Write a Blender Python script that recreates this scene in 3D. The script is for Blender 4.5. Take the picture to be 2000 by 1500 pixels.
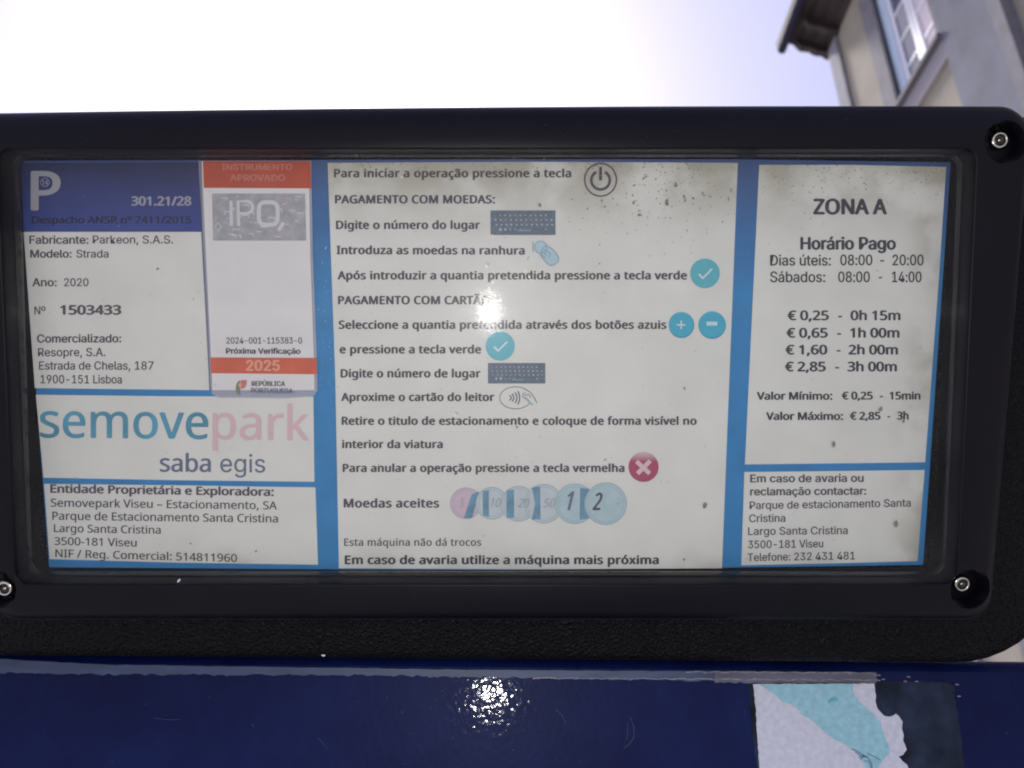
import bpy, bmesh, math, random, os
from mathutils import Vector, Matrix
R = math.radians
rnd = random.Random(7)
sc = bpy.context.scene
for o in list(bpy.data.objects): bpy.data.objects.remove(o)

# ------------------------------------------------------------------ camera, sky, sun, exposure
PITCH = R(25.0)
FPX = 1600.0                                   # focal length in pixels of the 2000 px wide photograph
CAM = Vector((0, 0, 1.35))
RI = Vector((1, 0, 0))
FW = Vector((0, math.cos(PITCH), math.sin(PITCH)))
UP = Vector((0, -math.sin(PITCH), math.cos(PITCH)))
cd = bpy.data.cameras.new('camera'); cam = bpy.data.objects.new('camera', cd); sc.collection.objects.link(cam)
cd.sensor_width = 36; cd.lens = 36 * FPX / 2000; cd.clip_start = .01; cd.clip_end = 3000
cam.location = CAM; cam.rotation_euler = (R(90) + PITCH, 0, 0)
cd.dof.use_dof = True; cd.dof.focus_distance = .345; cd.dof.aperture_fstop = 15
sc.camera = cam

SUN_EL, SUN_AZ = R(42), R(-14)                 # azimuth from +Y, negative is to the left
w = bpy.data.worlds.new('World'); sc.world = w; w.use_nodes = True
nt = w.node_tree; bg = nt.nodes['Background']
sky = nt.nodes.new('ShaderNodeTexSky'); sky.sky_type = 'NISHITA'; sky.sun_disc = False
sky.sun_elevation = SUN_EL; sky.sun_rotation = SUN_AZ; sky.dust_density = 3.0; sky.air_density = 1.2; sky.altitude = 300
mixs = nt.nodes.new('ShaderNodeMixRGB'); mixs.inputs[0].default_value = .55
mixs.inputs[2].default_value = (3.9, 3.7, 6.4, 1)   # thin even cloud over the blue
nt.links.new(sky.outputs[0], mixs.inputs[1]); nt.links.new(mixs.outputs[0], bg.inputs[0])
bg.inputs[1].default_value = .05
sl = bpy.data.lights.new('sun', 'SUN'); sun = bpy.data.objects.new('sun', sl); sc.collection.objects.link(sun)
sl.energy = 1.5; sl.angle = R(12); sl.color = (1, .95, .88)
sd = Vector((math.sin(SUN_AZ) * math.cos(SUN_EL), math.cos(SUN_AZ) * math.cos(SUN_EL), math.sin(SUN_EL)))
sun.rotation_euler = sd.to_track_quat('Z', 'Y').to_euler()
vs = sc.view_settings; vs.view_transform = 'Standard'; vs.look = 'None'; vs.gamma = 1; vs.use_curve_mapping = False
vs.exposure = 1.7
sc.cycles.pixel_filter_type = 'BLACKMAN_HARRIS'; sc.cycles.filter_width = 2.0; sc.cycles.max_bounces = 10; sc.cycles.transparent_max_bounces = 12
sc.cycles.sample_clamp_indirect = 4

# ------------------------------------------------------------------ planes of the meter's header and cabinet
TILT = R(7.4); D0 = .33
class Plane:
    def __init__(s, p0, n):
        s.p0 = p0; s.n = n.normalized(); s.u = RI.copy(); s.v = s.n.cross(s.u).normalized()
        if s.v.z < 0: s.v = -s.v
    def hit(s, px, py, off=0.0):
        d = FW + RI * ((px - 1000) / FPX) + UP * ((750 - py) / FPX)
        t = (s.p0 + s.n * off - CAM).dot(s.n) / d.dot(s.n)
        return CAM + d * t
    def uv(s, p):
        q = p - s.p0; return (q.dot(s.u), q.dot(s.v))
    def pos(s, u, v, off=0.0):
        return s.p0 + s.u * u + s.v * v + s.n * off
HDR = Plane(CAM + FW * D0, -(FW * math.cos(TILT) + UP * math.sin(TILT)))
LEAN = R(6.0)
d_ = FW + UP * ((750 - 1310) / FPX)
CAB = Plane(CAM + d_ * .352, Vector((0, -math.cos(LEAN), -math.sin(LEAN))))
mm = .001

# ------------------------------------------------------------------ materials
def new_mat(name):
    m = bpy.data.materials.new(name); m.use_nodes = True
    return m, m.node_tree, m.node_tree.nodes['Principled BSDF']
def N(nt, t, **kw):
    n = nt.nodes.new(t)
    for k, v in kw.items():
        if isinstance(k, str) and hasattr(n, k): setattr(n, k, v)
    return n
def mat(name, col, rough=.6, metal=0, spec=.5, var=0, vscale=300, bump=0, bscale=800, bdist=.0002, coat=0, coords='UV', stretch=None, grad=None):
    m, nt, b = new_mat(name)
    b.inputs['Base Color'].default_value = (*col, 1); b.inputs['Roughness'].default_value = rough
    b.inputs['Metallic'].default_value = metal; b.inputs['Specular IOR Level'].default_value = spec
    b.inputs['Coat Weight'].default_value = coat
    tc = N(nt, 'ShaderNodeTexCoord'); src = tc.outputs[coords]
    if stretch:
        mp = N(nt, 'ShaderNodeMapping'); mp.inputs['Scale'].default_value = stretch
        nt.links.new(src, mp.inputs[0]); src = mp.outputs[0]
    colsock = None
    if grad:                                     # print colour graded along the sheet: (v0, v1, colour at the top)
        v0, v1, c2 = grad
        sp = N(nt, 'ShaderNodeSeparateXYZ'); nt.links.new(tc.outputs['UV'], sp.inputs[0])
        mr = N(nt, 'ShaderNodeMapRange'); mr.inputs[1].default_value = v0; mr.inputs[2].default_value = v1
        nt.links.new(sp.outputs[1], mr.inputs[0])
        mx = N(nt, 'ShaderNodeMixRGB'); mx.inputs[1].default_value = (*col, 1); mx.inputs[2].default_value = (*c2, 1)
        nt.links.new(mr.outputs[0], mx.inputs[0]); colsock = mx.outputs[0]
    if var:
        nz = N(nt, 'ShaderNodeTexNoise'); nz.inputs['Scale'].default_value = vscale; nz.inputs['Detail'].default_value = 5
        nt.links.new(src, nz.inputs['Vector'])
        mr = N(nt, 'ShaderNodeMapRange'); mr.inputs[1].default_value = .3; mr.inputs[2].default_value = .7
        mr.inputs[3].default_value = 1 - var; mr.inputs[4].default_value = 1 + var
        nt.links.new(nz.outputs[0], mr.inputs[0])
        mx = N(nt, 'ShaderNodeMixRGB', blend_type='MULTIPLY'); mx.inputs[0].default_value = 1
        if colsock: nt.links.new(colsock, mx.inputs[1])
        else: mx.inputs[1].default_value = (*col, 1)
        nt.links.new(mr.outputs[0], mx.inputs[2]); colsock = mx.outputs[0]
    if colsock: nt.links.new(colsock, b.inputs['Base Color'])
    if bump:
        nz = N(nt, 'ShaderNodeTexNoise'); nz.inputs['Scale'].default_value = bscale; nz.inputs['Detail'].default_value = 3
        nt.links.new(src, nz.inputs['Vector'])
        bp = N(nt, 'ShaderNodeBump'); bp.inputs['Strength'].default_value = bump; bp.inputs['Distance'].default_value = bdist
        nt.links.new(nz.outputs[0], bp.inputs['Height']); nt.links.new(bp.outputs[0], b.inputs['Normal'])
    return m

M = {}
INK = (.085, .075, .09)
M['ink'] = mat('faded_black_ink', INK, .7)
M['ink_dark'] = mat('black_ink', (.05, .052, .062), .7)
M['ink_light'] = mat('faded_grey_ink', (.15, .14, .15), .7)
M['ink_navy'] = mat('near_black_ink_on_blue', (.014, .014, .035), .7)
M['slate'] = mat('slate_ink', (.13, .15, .22), .7)
M['pale_print'] = mat('pale_grey_print', (.30, .30, .33), .7)
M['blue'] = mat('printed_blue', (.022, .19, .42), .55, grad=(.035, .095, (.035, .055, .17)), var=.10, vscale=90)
M['blue_line'] = mat('printed_line_blue', (.06, .16, .42), .55, var=.1, vscale=90)
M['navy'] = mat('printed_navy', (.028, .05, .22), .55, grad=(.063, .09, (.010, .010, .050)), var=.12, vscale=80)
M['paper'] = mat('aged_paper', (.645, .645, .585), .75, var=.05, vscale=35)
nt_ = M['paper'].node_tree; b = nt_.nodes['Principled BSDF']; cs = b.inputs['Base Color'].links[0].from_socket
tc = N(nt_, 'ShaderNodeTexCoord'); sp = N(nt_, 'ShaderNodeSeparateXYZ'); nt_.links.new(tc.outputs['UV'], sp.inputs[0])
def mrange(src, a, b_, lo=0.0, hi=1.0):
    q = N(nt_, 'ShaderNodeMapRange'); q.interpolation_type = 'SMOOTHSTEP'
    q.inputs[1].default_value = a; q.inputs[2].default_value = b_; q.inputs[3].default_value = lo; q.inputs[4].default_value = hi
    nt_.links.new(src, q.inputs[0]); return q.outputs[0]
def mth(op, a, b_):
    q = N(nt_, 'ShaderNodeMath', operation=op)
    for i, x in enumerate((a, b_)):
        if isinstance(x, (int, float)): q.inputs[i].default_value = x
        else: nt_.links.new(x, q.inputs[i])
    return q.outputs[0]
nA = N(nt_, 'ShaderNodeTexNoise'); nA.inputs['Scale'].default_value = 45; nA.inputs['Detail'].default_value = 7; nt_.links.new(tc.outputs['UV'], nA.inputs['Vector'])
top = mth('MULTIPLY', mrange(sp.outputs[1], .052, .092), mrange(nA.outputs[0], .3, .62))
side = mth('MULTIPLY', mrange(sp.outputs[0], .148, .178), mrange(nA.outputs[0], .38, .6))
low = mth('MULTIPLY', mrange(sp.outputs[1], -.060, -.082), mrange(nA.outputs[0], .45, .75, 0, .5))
mA = N(nt_, 'ShaderNodeMixRGB'); mA.inputs[2].default_value = (.36, .345, .27, 1)      # greenish brown: damp stain at side and foot, mottled darker band on top
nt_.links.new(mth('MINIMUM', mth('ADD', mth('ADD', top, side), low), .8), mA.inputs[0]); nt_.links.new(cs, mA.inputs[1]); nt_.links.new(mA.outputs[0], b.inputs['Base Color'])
M['rubber'] = mat('black_rubber_seal', (.004, .004, .005), .14, spec=.6, bump=1, bscale=1300, bdist=.00012, coords='Object')
M['seal_paper'] = mat('seal_paper', (.66, .64, .62), .6, var=.03, vscale=60)
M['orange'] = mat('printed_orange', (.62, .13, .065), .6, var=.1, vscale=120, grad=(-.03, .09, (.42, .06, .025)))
M['orange_pale'] = mat('pale_orange_print', (.66, .30, .20), .6)
M['orange_dim'] = mat('dim_orange_print', (.50, .17, .12), .6)
M['teal'] = mat('printed_teal', (.10, .40, .46), .6, var=.04, vscale=200)
M['azure'] = mat('printed_azure', (.05, .37, .50), .6, var=.04, vscale=200)
M['azure_rim'] = mat('printed_azure_rim', (.05, .27, .38), .6)
M['glyph'] = mat('printed_pale_glyph', (.50, .64, .66), .6)
M['crimson'] = mat('printed_crimson', (.36, .06, .12), .6, grad=(-.0318, -.0272, (.60, .52, .51)))
M['crimson_x'] = mat('printed_pink_cross', (.62, .46, .48), .6)
M['logo_blue'] = mat('logo_blue', (.075, .27, .37), .6, var=.2, vscale=60)
M['logo_pink'] = mat('faded_logo_pink', (.62, .43, .45), .6)
M['key_dark'] = mat('printed_keypad', (.105, .135, .175), .6, var=.18, vscale=500)
M['key_dot'] = mat('printed_keys', (.34, .41, .46), .6)
M['key_teal'] = mat('printed_teal_keys', (.15, .36, .42), .6)
M['sky_fill'] = mat('pale_blue_print', (.37, .52, .57), .6, var=.06, vscale=200)
M['sky_line'] = mat('blue_line_art', (.20, .32, .40), .6)
M['coin_pink'] = mat('pale_pink_print', (.54, .42, .47), .6)
M['coin_pale'] = mat('pale_coin_print', (.47, .52, .53), .6, var=.05, vscale=200)
M['coin_blue'] = mat('coin_blue_print', (.38, .50, .52), .6, var=.06, vscale=200)
M['coin_edge'] = mat('coin_outline_print', (.30, .39, .42), .6)
M['coin_band'] = mat('coin_shade_band', (.13, .27, .36), .6, var=.2, vscale=150)
M['coin_digit'] = mat('coin_digit_print', (.30, .36, .40), .6)
M['green'] = mat('printed_green', (.16, .22, .13), .6)
M['red'] = mat('printed_red', (.50, .16, .15), .6)
M['hologram'] = mat('hologram_foil', (.33, .33, .34), .45, metal=.15, var=.18, vscale=260)
M['holo_line'] = mat('hologram_line', (.56, .62, .64), .5)
M['holo_pink'] = mat('hologram_pink', (.52, .33, .34), .5)
M['holo_pale'] = mat('hologram_letter', (.56, .56, .55), .5)
M['black'] = mat('satin_black_plastic', (.0025, .0022, .005), .42, spec=.15, var=.15, vscale=40, bump=.12, bscale=1500, bdist=.0001)
M['recess'] = mat('recess_black_plastic', (.003, .003, .004), .5, spec=.2, bump=.5, bscale=2500, bdist=.00015)
M['steel'] = mat('screw_steel', (.55, .54, .50), .22, metal=1, var=.2, vscale=900)
M['steel_dark'] = mat('screw_socket', (.06, .055, .045), .5, metal=.6)
M['residue'] = mat('grey_adhesive_residue', (.013, .020, .038), .65, spec=.15, var=.75, vscale=75, bump=.4, bscale=900)
M['tape'] = mat('wrinkled_clear_tape', (.085, .085, .125), .42, var=.3, vscale=260, stretch=(.2, 1, 1), bump=.6, bscale=900, bdist=.0003)
M['tape_lip'] = mat('tape_crease', (.19, .17, .20), .5, var=.45, vscale=700)
M['chip'] = mat('worn_paint_edge', (.030, .050, .115), .5, var=.25, vscale=220, stretch=(.25, 1, 1))
M['poster_white'] = mat('torn_poster_paper', (.50, .51, .57), .85, var=.10, vscale=420, bump=.7, bscale=500, bdist=.0003)
M['poster_cyan'] = mat('poster_cyan_print', (.25, .46, .51), .75, var=.13, vscale=380, bump=.6, bscale=500, bdist=.0003)
M['poster_stain'] = mat('poster_stain', (.11, .33, .38), .8, var=.2, vscale=300)
M['pen'] = mat('pen_line', (.03, .07, .12), .6)
M['grime'] = mat('dark_mould_speck', (.24, .23, .19), .9, var=.3, vscale=900)
M['bright_fleck'] = mat('pale_scratch_fleck', (.6, .6, .62), .35)

b = M['black'].node_tree.nodes['Principled BSDF']; b.inputs['Sheen Weight'].default_value = .05; b.inputs['Sheen Roughness'].default_value = .3; b.inputs['Sheen Tint'].default_value = (.7, .75, 1, 1)   # bluish sheen put into the plastic for sky haze on the bezel
# textured housing plastic: pebbled
m, nt_, b = new_mat('pebbled_black_plastic'); M['pebble'] = m
b.inputs['Base Color'].default_value = (.0035, .004, .0045, 1); b.inputs['Roughness'].default_value = .42; b.inputs['Specular IOR Level'].default_value = .08
tc = N(nt_, 'ShaderNodeTexCoord'); vo = N(nt_, 'ShaderNodeTexVoronoi'); vo.inputs['Scale'].default_value = 900; vo.feature = 'SMOOTH_F1'
nt_.links.new(tc.outputs['Object'], vo.inputs['Vector'])
bp = N(nt_, 'ShaderNodeBump'); bp.inputs['Strength'].default_value = 1; bp.inputs['Distance'].default_value = .0012
nt_.links.new(vo.outputs['Distance'], bp.inputs['Height']); nt_.links.new(bp.outputs[0], b.inputs['Normal'])

# cabinet paint: navy with orange peel
m, nt_, b = new_mat('navy_powder_coat'); M['cabinet'] = m
b.inputs['Roughness'].default_value = .42; b.inputs['Specular IOR Level'].default_value = .06; b.inputs['Coat Weight'].default_value = .11; b.inputs['Coat Roughness'].default_value = .055
tc = N(nt_, 'ShaderNodeTexCoord')
nz = N(nt_, 'ShaderNodeTexNoise'); nz.inputs['Scale'].default_value = 16; nz.inputs['Detail'].default_value = 10; nz.inputs['Roughness'].default_value = .65
cr = N(nt_, 'ShaderNodeValToRGB'); cr.color_ramp.elements[0].position = .35; cr.color_ramp.elements[1].position = .7
cr.color_ramp.elements[0].color = (.0015, .0035, .034, 1); cr.color_ramp.elements[1].color = (.004, .011, .066, 1)
nt_.links.new(tc.outputs['Object'], nz.inputs['Vector']); nt_.links.new(nz.outputs[0], cr.inputs[0]); nt_.links.new(cr.outputs[0], b.inputs['Base Color'])
n1 = N(nt_, 'ShaderNodeTexNoise'); n1.inputs['Scale'].default_value = 390; n1.inputs['Detail'].default_value = 1
n2 = N(nt_, 'ShaderNodeTexNoise'); n2.inputs['Scale'].default_value = 1400
nt_.links.new(tc.outputs['Object'], n1.inputs['Vector']); nt_.links.new(tc.outputs['Object'], n2.inputs['Vector'])
b1 = N(nt_, 'ShaderNodeBump'); b1.inputs['Strength'].default_value = .6; b1.inputs['Distance'].default_value = .00016
b2 = N(nt_, 'ShaderNodeBump'); b2.inputs['Strength'].default_value = .3; b2.inputs['Distance'].default_value = .00002
nt_.links.new(n1.outputs[0], b1.inputs['Height']); nt_.links.new(n2.outputs[0], b2.inputs['Height'])
nt_.links.new(b1.outputs[0], b2.inputs['Normal']); nt_.links.new(b2.outputs[0], b.inputs['Normal']); nt_.links.new(b2.outputs[0], b.inputs['Coat Normal'])

# scratched clear window
m = bpy.data.materials.new('scratched_clear_plastic'); m.use_nodes = True; M['pane'] = m
nt_ = m.node_tree; nt_.nodes.remove(nt_.nodes['Principled BSDF']); out = nt_.nodes['Material Output']
tc = N(nt_, 'ShaderNodeTexCoord')
tr = N(nt_, 'ShaderNodeBsdfTransparent'); tr.inputs[0].default_value = (.97, .975, .98, 1)
g1 = N(nt_, 'ShaderNodeBsdfGlossy'); g1.inputs['Roughness'].default_value = .075
g2 = N(nt_, 'ShaderNodeBsdfGlossy'); g2.inputs['Roughness'].default_value = .26
mp = N(nt_, 'ShaderNodeMapping'); mp.inputs['Scale'].default_value = (.5, 1, 1)
nz = N(nt_, 'ShaderNodeTexNoise'); nz.inputs['Scale'].default_value = 700; nz.inputs['Detail'].default_value = 4
bp = N(nt_, 'ShaderNodeBump'); bp.inputs['Strength'].default_value = .12; bp.inputs['Distance'].default_value = .0003
nt_.links.new(tc.outputs['UV'], mp.inputs[0]); nt_.links.new(mp.outputs[0], nz.inputs['Vector'])
nt_.links.new(nz.outputs[0], bp.inputs['Height']); nt_.links.new(bp.outputs[0], g1.inputs['Normal']); nt_.links.new(bp.outputs[0], g2.inputs['Normal'])
sn = N(nt_, 'ShaderNodeTexNoise'); sn.inputs['Scale'].default_value = 75; sn.inputs['Detail'].default_value = 0; sn.inputs['Distortion'].default_value = 2.2
sr = N(nt_, 'ShaderNodeValToRGB'); e_ = sr.color_ramp.elements; e_[0].position = .488; e_[0].color = (0, 0, 0, 1); e_[1].position = .512; e_[1].color = (0, 0, 0, 1)
q_ = e_.new(.5); q_.color = (1, 1, 1, 1)
sb = N(nt_, 'ShaderNodeBump'); sb.inputs['Strength'].default_value = .35; sb.inputs['Distance'].default_value = .0001
nt_.links.new(tc.outputs['UV'], sn.inputs['Vector']); nt_.links.new(sn.outputs[0], sr.inputs[0]); nt_.links.new(sr.outputs[0], sb.inputs['Height'])
nt_.links.new(bp.outputs[0], sb.inputs['Normal']); nt_.links.new(sb.outputs[0], g1.inputs['Normal'])
g3 = N(nt_, 'ShaderNodeBsdfGlossy'); g3.inputs['Roughness'].default_value = .55
gk = N(nt_, 'ShaderNodeMixShader'); gk.inputs[0].default_value = .38
nt_.links.new(g2.outputs[0], gk.inputs[1]); nt_.links.new(g3.outputs[0], gk.inputs[2])
gm = N(nt_, 'ShaderNodeMixShader'); gm.inputs[0].default_value = .66
g4 = N(nt_, 'ShaderNodeBsdfAnisotropic'); g4.inputs['Roughness'].default_value = .30; g4.inputs['Anisotropy'].default_value = .93; g4.inputs['Rotation'].default_value = 0.25
tg = N(nt_, 'ShaderNodeTangent', direction_type='UV_MAP'); tg.uv_map = 'UVMap'; nt_.links.new(tg.outputs[0], g4.inputs['Tangent'])   # fine horizontal wiping scratches
ga = N(nt_, 'ShaderNodeMixShader'); ga.inputs[0].default_value = .26
nt_.links.new(g1.outputs[0], ga.inputs[1]); nt_.links.new(g4.outputs[0], ga.inputs[2])
nt_.links.new(ga.outputs[0], gm.inputs[1]); nt_.links.new(gk.outputs[0], gm.inputs[2])
fr = N(nt_, 'ShaderNodeFresnel'); fr.inputs[0].default_value = 1.19
m1 = N(nt_, 'ShaderNodeMixShader')
nt_.links.new(fr.outputs[0], m1.inputs[0]); nt_.links.new(tr.outputs[0], m1.inputs[1]); nt_.links.new(gm.outputs[0], m1.inputs[2])
df = N(nt_, 'ShaderNodeBsdfDiffuse'); df.inputs[0].default_value = (.55, .55, .6, 1)
nd = N(nt_, 'ShaderNodeTexNoise'); nd.inputs['Scale'].default_value = 22; nd.inputs['Detail'].default_value = 8
nt_.links.new(tc.outputs['UV'], nd.inputs['Vector'])
mr = N(nt_, 'ShaderNodeMapRange'); mr.inputs[1].default_value = .35; mr.inputs[2].default_value = .75; mr.inputs[3].default_value = .001; mr.inputs[4].default_value = .012
nt_.links.new(nd.outputs[0], mr.inputs[0])
m2 = N(nt_, 'ShaderNodeMixShader'); nt_.links.new(mr.outputs[0], m2.inputs[0]); nt_.links.new(m1.outputs[0], m2.inputs[1]); nt_.links.new(df.outputs[0], m2.inputs[2])
nt_.links.new(m2.outputs[0], out.inputs[0])

# thin clear film (margin of the seal)
m = bpy.data.materials.new('clear_film'); m.use_nodes = True; M['film'] = m
nt_ = m.node_tree; b = nt_.nodes['Principled BSDF']; out = nt_.nodes['Material Output']
b.inputs['Base Color'].default_value = (.55, .55, .6, 1); b.inputs['Roughness'].default_value = .35
tr = N(nt_, 'ShaderNodeBsdfTransparent'); mx = N(nt_, 'ShaderNodeMixShader'); mx.inputs[0].default_value = .42
nt_.links.new(tr.outputs[0], mx.inputs[1]); nt_.links.new(b.outputs[0], mx.inputs[2]); nt_.links.new(mx.outputs[0], out.inputs[0])

# ------------------------------------------------------------------ helpers
ROOT = None
def link(o, parent=None, **props):
    sc.collection.objects.link(o)
    if parent is not None: o.parent = parent
    for k, v in props.items(): o[k] = v
    return o
def mk(name, verts, faces, mats, parent, plane=None, fm=None, smooth=False, **props):
    """verts in world metres; stored relative to the thing's base point"""
    me = bpy.data.meshes.new(name)
    base = ORG
    me.from_pydata([tuple(v - base) for v in verts], [], faces)
    for x in (mats if isinstance(mats, (list, tuple)) else [mats]): me.materials.append(x)
    if fm: me.polygons.foreach_set('material_index', fm)
    if smooth: me.polygons.foreach_set('use_smooth', [True] * len(me.polygons))
    if plane:
        ul = me.uv_layers.new(name='UVMap')
        for l in me.loops: ul.data[l.index].uv = plane.uv(verts[l.vertex_index])
    me.validate(); me.update()
    o = bpy.data.objects.new(name, me)
    return link(o, parent, **props)
class Flat:
    """flat printed shapes on a plane, given as outlines measured on it"""
    def __init__(s, plane=HDR): s.p = plane; s.v = []; s.f = []; s.m = []; s.mats = []
    def mi(s, k):
        if k not in s.mats: s.mats.append(k)
        return s.mats.index(k)
    def poly(s, pts, off, k, thick=0):
        n = len(pts); a = len(s.v)
        s.v += [s.p.hit(x, y, off) for x, y in pts]
        s.f.append(list(range(a, a + n))); s.m.append(s.mi(k))
        if thick:
            s.v += [s.v[a + i] - s.p.n * thick for i in range(n)]
            for i in range(n):
                j = (i + 1) % n
                s.f.append([a + i, a + n + i, a + n + j, a + j]); s.m.append(s.mi(k))
            s.f.append([a + n + i for i in range(n)][::-1]); s.m.append(s.mi(k))
        return s
    def disc(s, cx, cy, rx, ry, off, k, n=40, a0=0, a1=360):
        return s.poly([(cx + rx * math.cos(R(a0 + (a1 - a0) * i / n)), cy + ry * math.sin(R(a0 + (a1 - a0) * i / n))) for i in range(n)], off, k)
    def stroke(s, pts, wd, off, k):
        L = []; Rr = []
        for i, (x, y) in enumerate(pts):
            x0, y0 = pts[max(0, i - 1)]; x1, y1 = pts[min(len(pts) - 1, i + 1)]
            dx, dy = x1 - x0, y1 - y0; q = math.hypot(dx, dy) or 1
            nx, ny = -dy / q * wd / 2, dx / q * wd / 2
            L.append((x + nx, y + ny)); Rr.append((x - nx, y - ny))
        a = len(s.v); s.v += [s.p.hit(x, y, off) for x, y in L + Rr]; n = len(L)
        for i in range(n - 1): s.f.append([a + i, a + i + 1, a + n + i + 1, a + n + i]); s.m.append(s.mi(k))
        return s
    def ring(s, cx, cy, rx, ry, wd, off, k, a0=0, a1=360, n=48):
        return s.stroke([(cx + rx * math.cos(R(a0 + (a1 - a0) * i / n)), cy + ry * math.sin(R(a0 + (a1 - a0) * i / n))) for i in range(n + 1)], wd, off, k)
    def build(s, name, parent, **props):
        return mk(name, s.v, s.f, [M[k] for k in s.mats], parent, s.p, s.m, **props)

fdir = os.path.join(bpy.utils.system_resource('DATAFILES') or '', 'fonts')
def font(f):
    try: return bpy.data.fonts.load(os.path.join(fdir, f))
    except Exception: return None
FONTS = {'noto': font('NotoSansHebrew-Regular.woff2'), 'inter': font('Inter.woff2'), 'bf': None}
CAPS = {}
def glyphs(body, f, sp=1.0, shear=0):
    cu = bpy.data.curves.new('t', 'FONT'); cu.body = body; cu.resolution_u = 3; cu.space_character = sp; cu.shear = shear
    if FONTS.get(f): cu.font = FONTS[f]
    o = bpy.data.objects.new('t', cu); me = bpy.data.meshes.new_from_object(o)
    v = [(p.co.x, p.co.y) for p in me.vertices]; fc = [list(p.vertices) for p in me.polygons]
    bpy.data.objects.remove(o); bpy.data.curves.remove(cu); bpy.data.meshes.remove(me)
    return v, fc
def capof(f, mode):
    if (f, mode) not in CAPS:
        v, _ = glyphs('H' if mode == 'cap' else 'x', f); CAPS[f, mode] = max(p[1] for p in v)
    return CAPS[f, mode]
def text(parent, body, x0, y0, x1, y1, cap, k='ink', bold=0, f='noto', off=.35 * mm, sp=1.0, mode='cap', plane=HDR, name='lettering', shear=0):
    """body between (x0,y0) and (x1,y1) on its baseline, capitals cap px tall; bold = stroke growth in px"""
    v, fc = glyphs(body, f, sp, shear)
    xa = min(p[0] for p in v); xb = max(p[0] for p in v); c = capof(f, mode)
    if bold: x0 += bold / 2; x1 -= bold / 2
    sx = (x1 - x0) / (xb - xa); sy = cap / c; sl_ = (y1 - y0) / (x1 - x0)
    shifts = [(0, 0)]
    if bold: shifts = [(-bold / 2, 0), (bold / 2, 0), (0, -bold / 4), (0, bold / 4)]
    V = []; F = []
    for i, (dx, dy) in enumerate(shifts):
        a = len(V)
        for x, y in v:
            px = x0 + (x - xa) * sx; py = y0 + (px - x0) * sl_ - y * sy
            V.append(plane.hit(px + dx, py + dy, off + i * .012 * mm))
        F += [[a + q for q in g] for g in fc]
    return mk(name, V, F, M[k], parent, plane)

# ------------------------------------------------------------------ the setting
ORG = Vector((0, 0, 0))
mg, ntg, b = new_mat('granite_setts')
tc = N(ntg, 'ShaderNodeTexCoord'); vo = N(ntg, 'ShaderNodeTexVoronoi'); vo.inputs['Scale'].default_value = 9; vo.feature = 'DISTANCE_TO_EDGE'
ntg.links.new(tc.outputs['Object'], vo.inputs['Vector'])
cr = N(ntg, 'ShaderNodeValToRGB'); cr.color_ramp.elements[0].color = (.20, .19, .17, 1); cr.color_ramp.elements[1].color = (.55, .535, .50, 1); cr.color_ramp.elements[1].position = .08
ntg.links.new(vo.outputs[0], cr.inputs[0]); ntg.links.new(cr.outputs[0], b.inputs['Base Color']); b.inputs['Roughness'].default_value = .85
s_ = 600
mk('ground', [Vector((-s_, -s_, 0)), Vector((s_, -s_, 0)), Vector((s_, s_, 0)), Vector((-s_, s_, 0))], [[0, 1, 2, 3]], mg, None, kind='structure')

def box(x0, x1, y0, y1, z0, z1):
    v = [Vector((x, y, z)) for x in (x0, x1) for y in (y0, y1) for z in (z0, z1)]
    f = [[0, 1, 3, 2], [4, 6, 7, 5], [0, 4, 5, 1], [2, 3, 7, 6], [0, 2, 6, 4], [1, 5, 7, 3]]
    return v, f
def boxes(name, lst, m, parent, **props):
    V = []; F = []
    for bx_ in lst:
        v, f = box(*bx_); a = len(V); V += v; F += [[a + i for i in g] for g in f]
    return mk(name, V, F, m, parent, **props)
def prism(name, prof, y0, y1, m, parent, **props):
    n = len(prof); V = [Vector((x, y, z)) for y in (y0, y1) for x, z in prof]
    F = [[i, (i + 1) % n, n + (i + 1) % n, n + i] for i in range(n)] + [list(range(n))[::-1], list(range(n, 2 * n))]
    return mk(name, V, F, m, parent, **props)

BM = {
 'render': mat('beige_render', (.31, .282, .228), .9, var=.12, vscale=1.5, coords='Object', bump=.3, bscale=60, bdist=.003),
 'granite': mat('grey_granite_trim', (.17, .165, .185), .85, var=.14, vscale=6, coords='Object'),
 'pilaster': mat('blue_grey_pilaster', (.12, .13, .17), .85, var=.22, vscale=2.2, coords='Object'),
 'quoin': mat('pale_corner_stone', (.25, .25, .29), .85, var=.1, vscale=4, coords='Object'),
 'wood': mat('dark_brown_eave_boards', (.030, .020, .022), .7, var=.25, vscale=8, coords='Object'),
 'gutter': mat('dark_zinc_gutter', (.022, .02, .04), .7, spec=.15, coords='Object'),
 'tile': mat('old_roof_tile', (.30, .12, .07), .85, var=.3, vscale=9, coords='Object'),
 'frame': mat('pale_blue_window_paint', (.52, .62, .74), .5, var=.05, vscale=5, coords='Object'),
 'sash': mat('white_window_paint', (.74, .74, .80), .5, coords='Object'),
 'curtain': mat('pinkish_net_curtain', (.66, .58, .62), .9, var=.08, vscale=14, coords='Object'),
 'glass': mat('dark_window_glass', (.12, .14, .2), .08, spec=.6, coords='Object'),
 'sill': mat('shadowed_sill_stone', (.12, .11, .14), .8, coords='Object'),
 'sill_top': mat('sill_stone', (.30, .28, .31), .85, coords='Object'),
 'shutter': mat('brick_red_shutter', (.34, .13, .10), .7, coords='Object'),
}
bo = bpy.data.objects.new('town_house', None); ORG = Vector((5, 9.45, 0)); bo.location = ORG
link(bo, None, label='beige rendered town house with pale blue window and dark timber eave behind the meter', category='building')
XW = 5.0; ZT = 11.55
WIN = [(6.93, 8.02), (3.9, 4.95), (.9, 1.95)]
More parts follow.
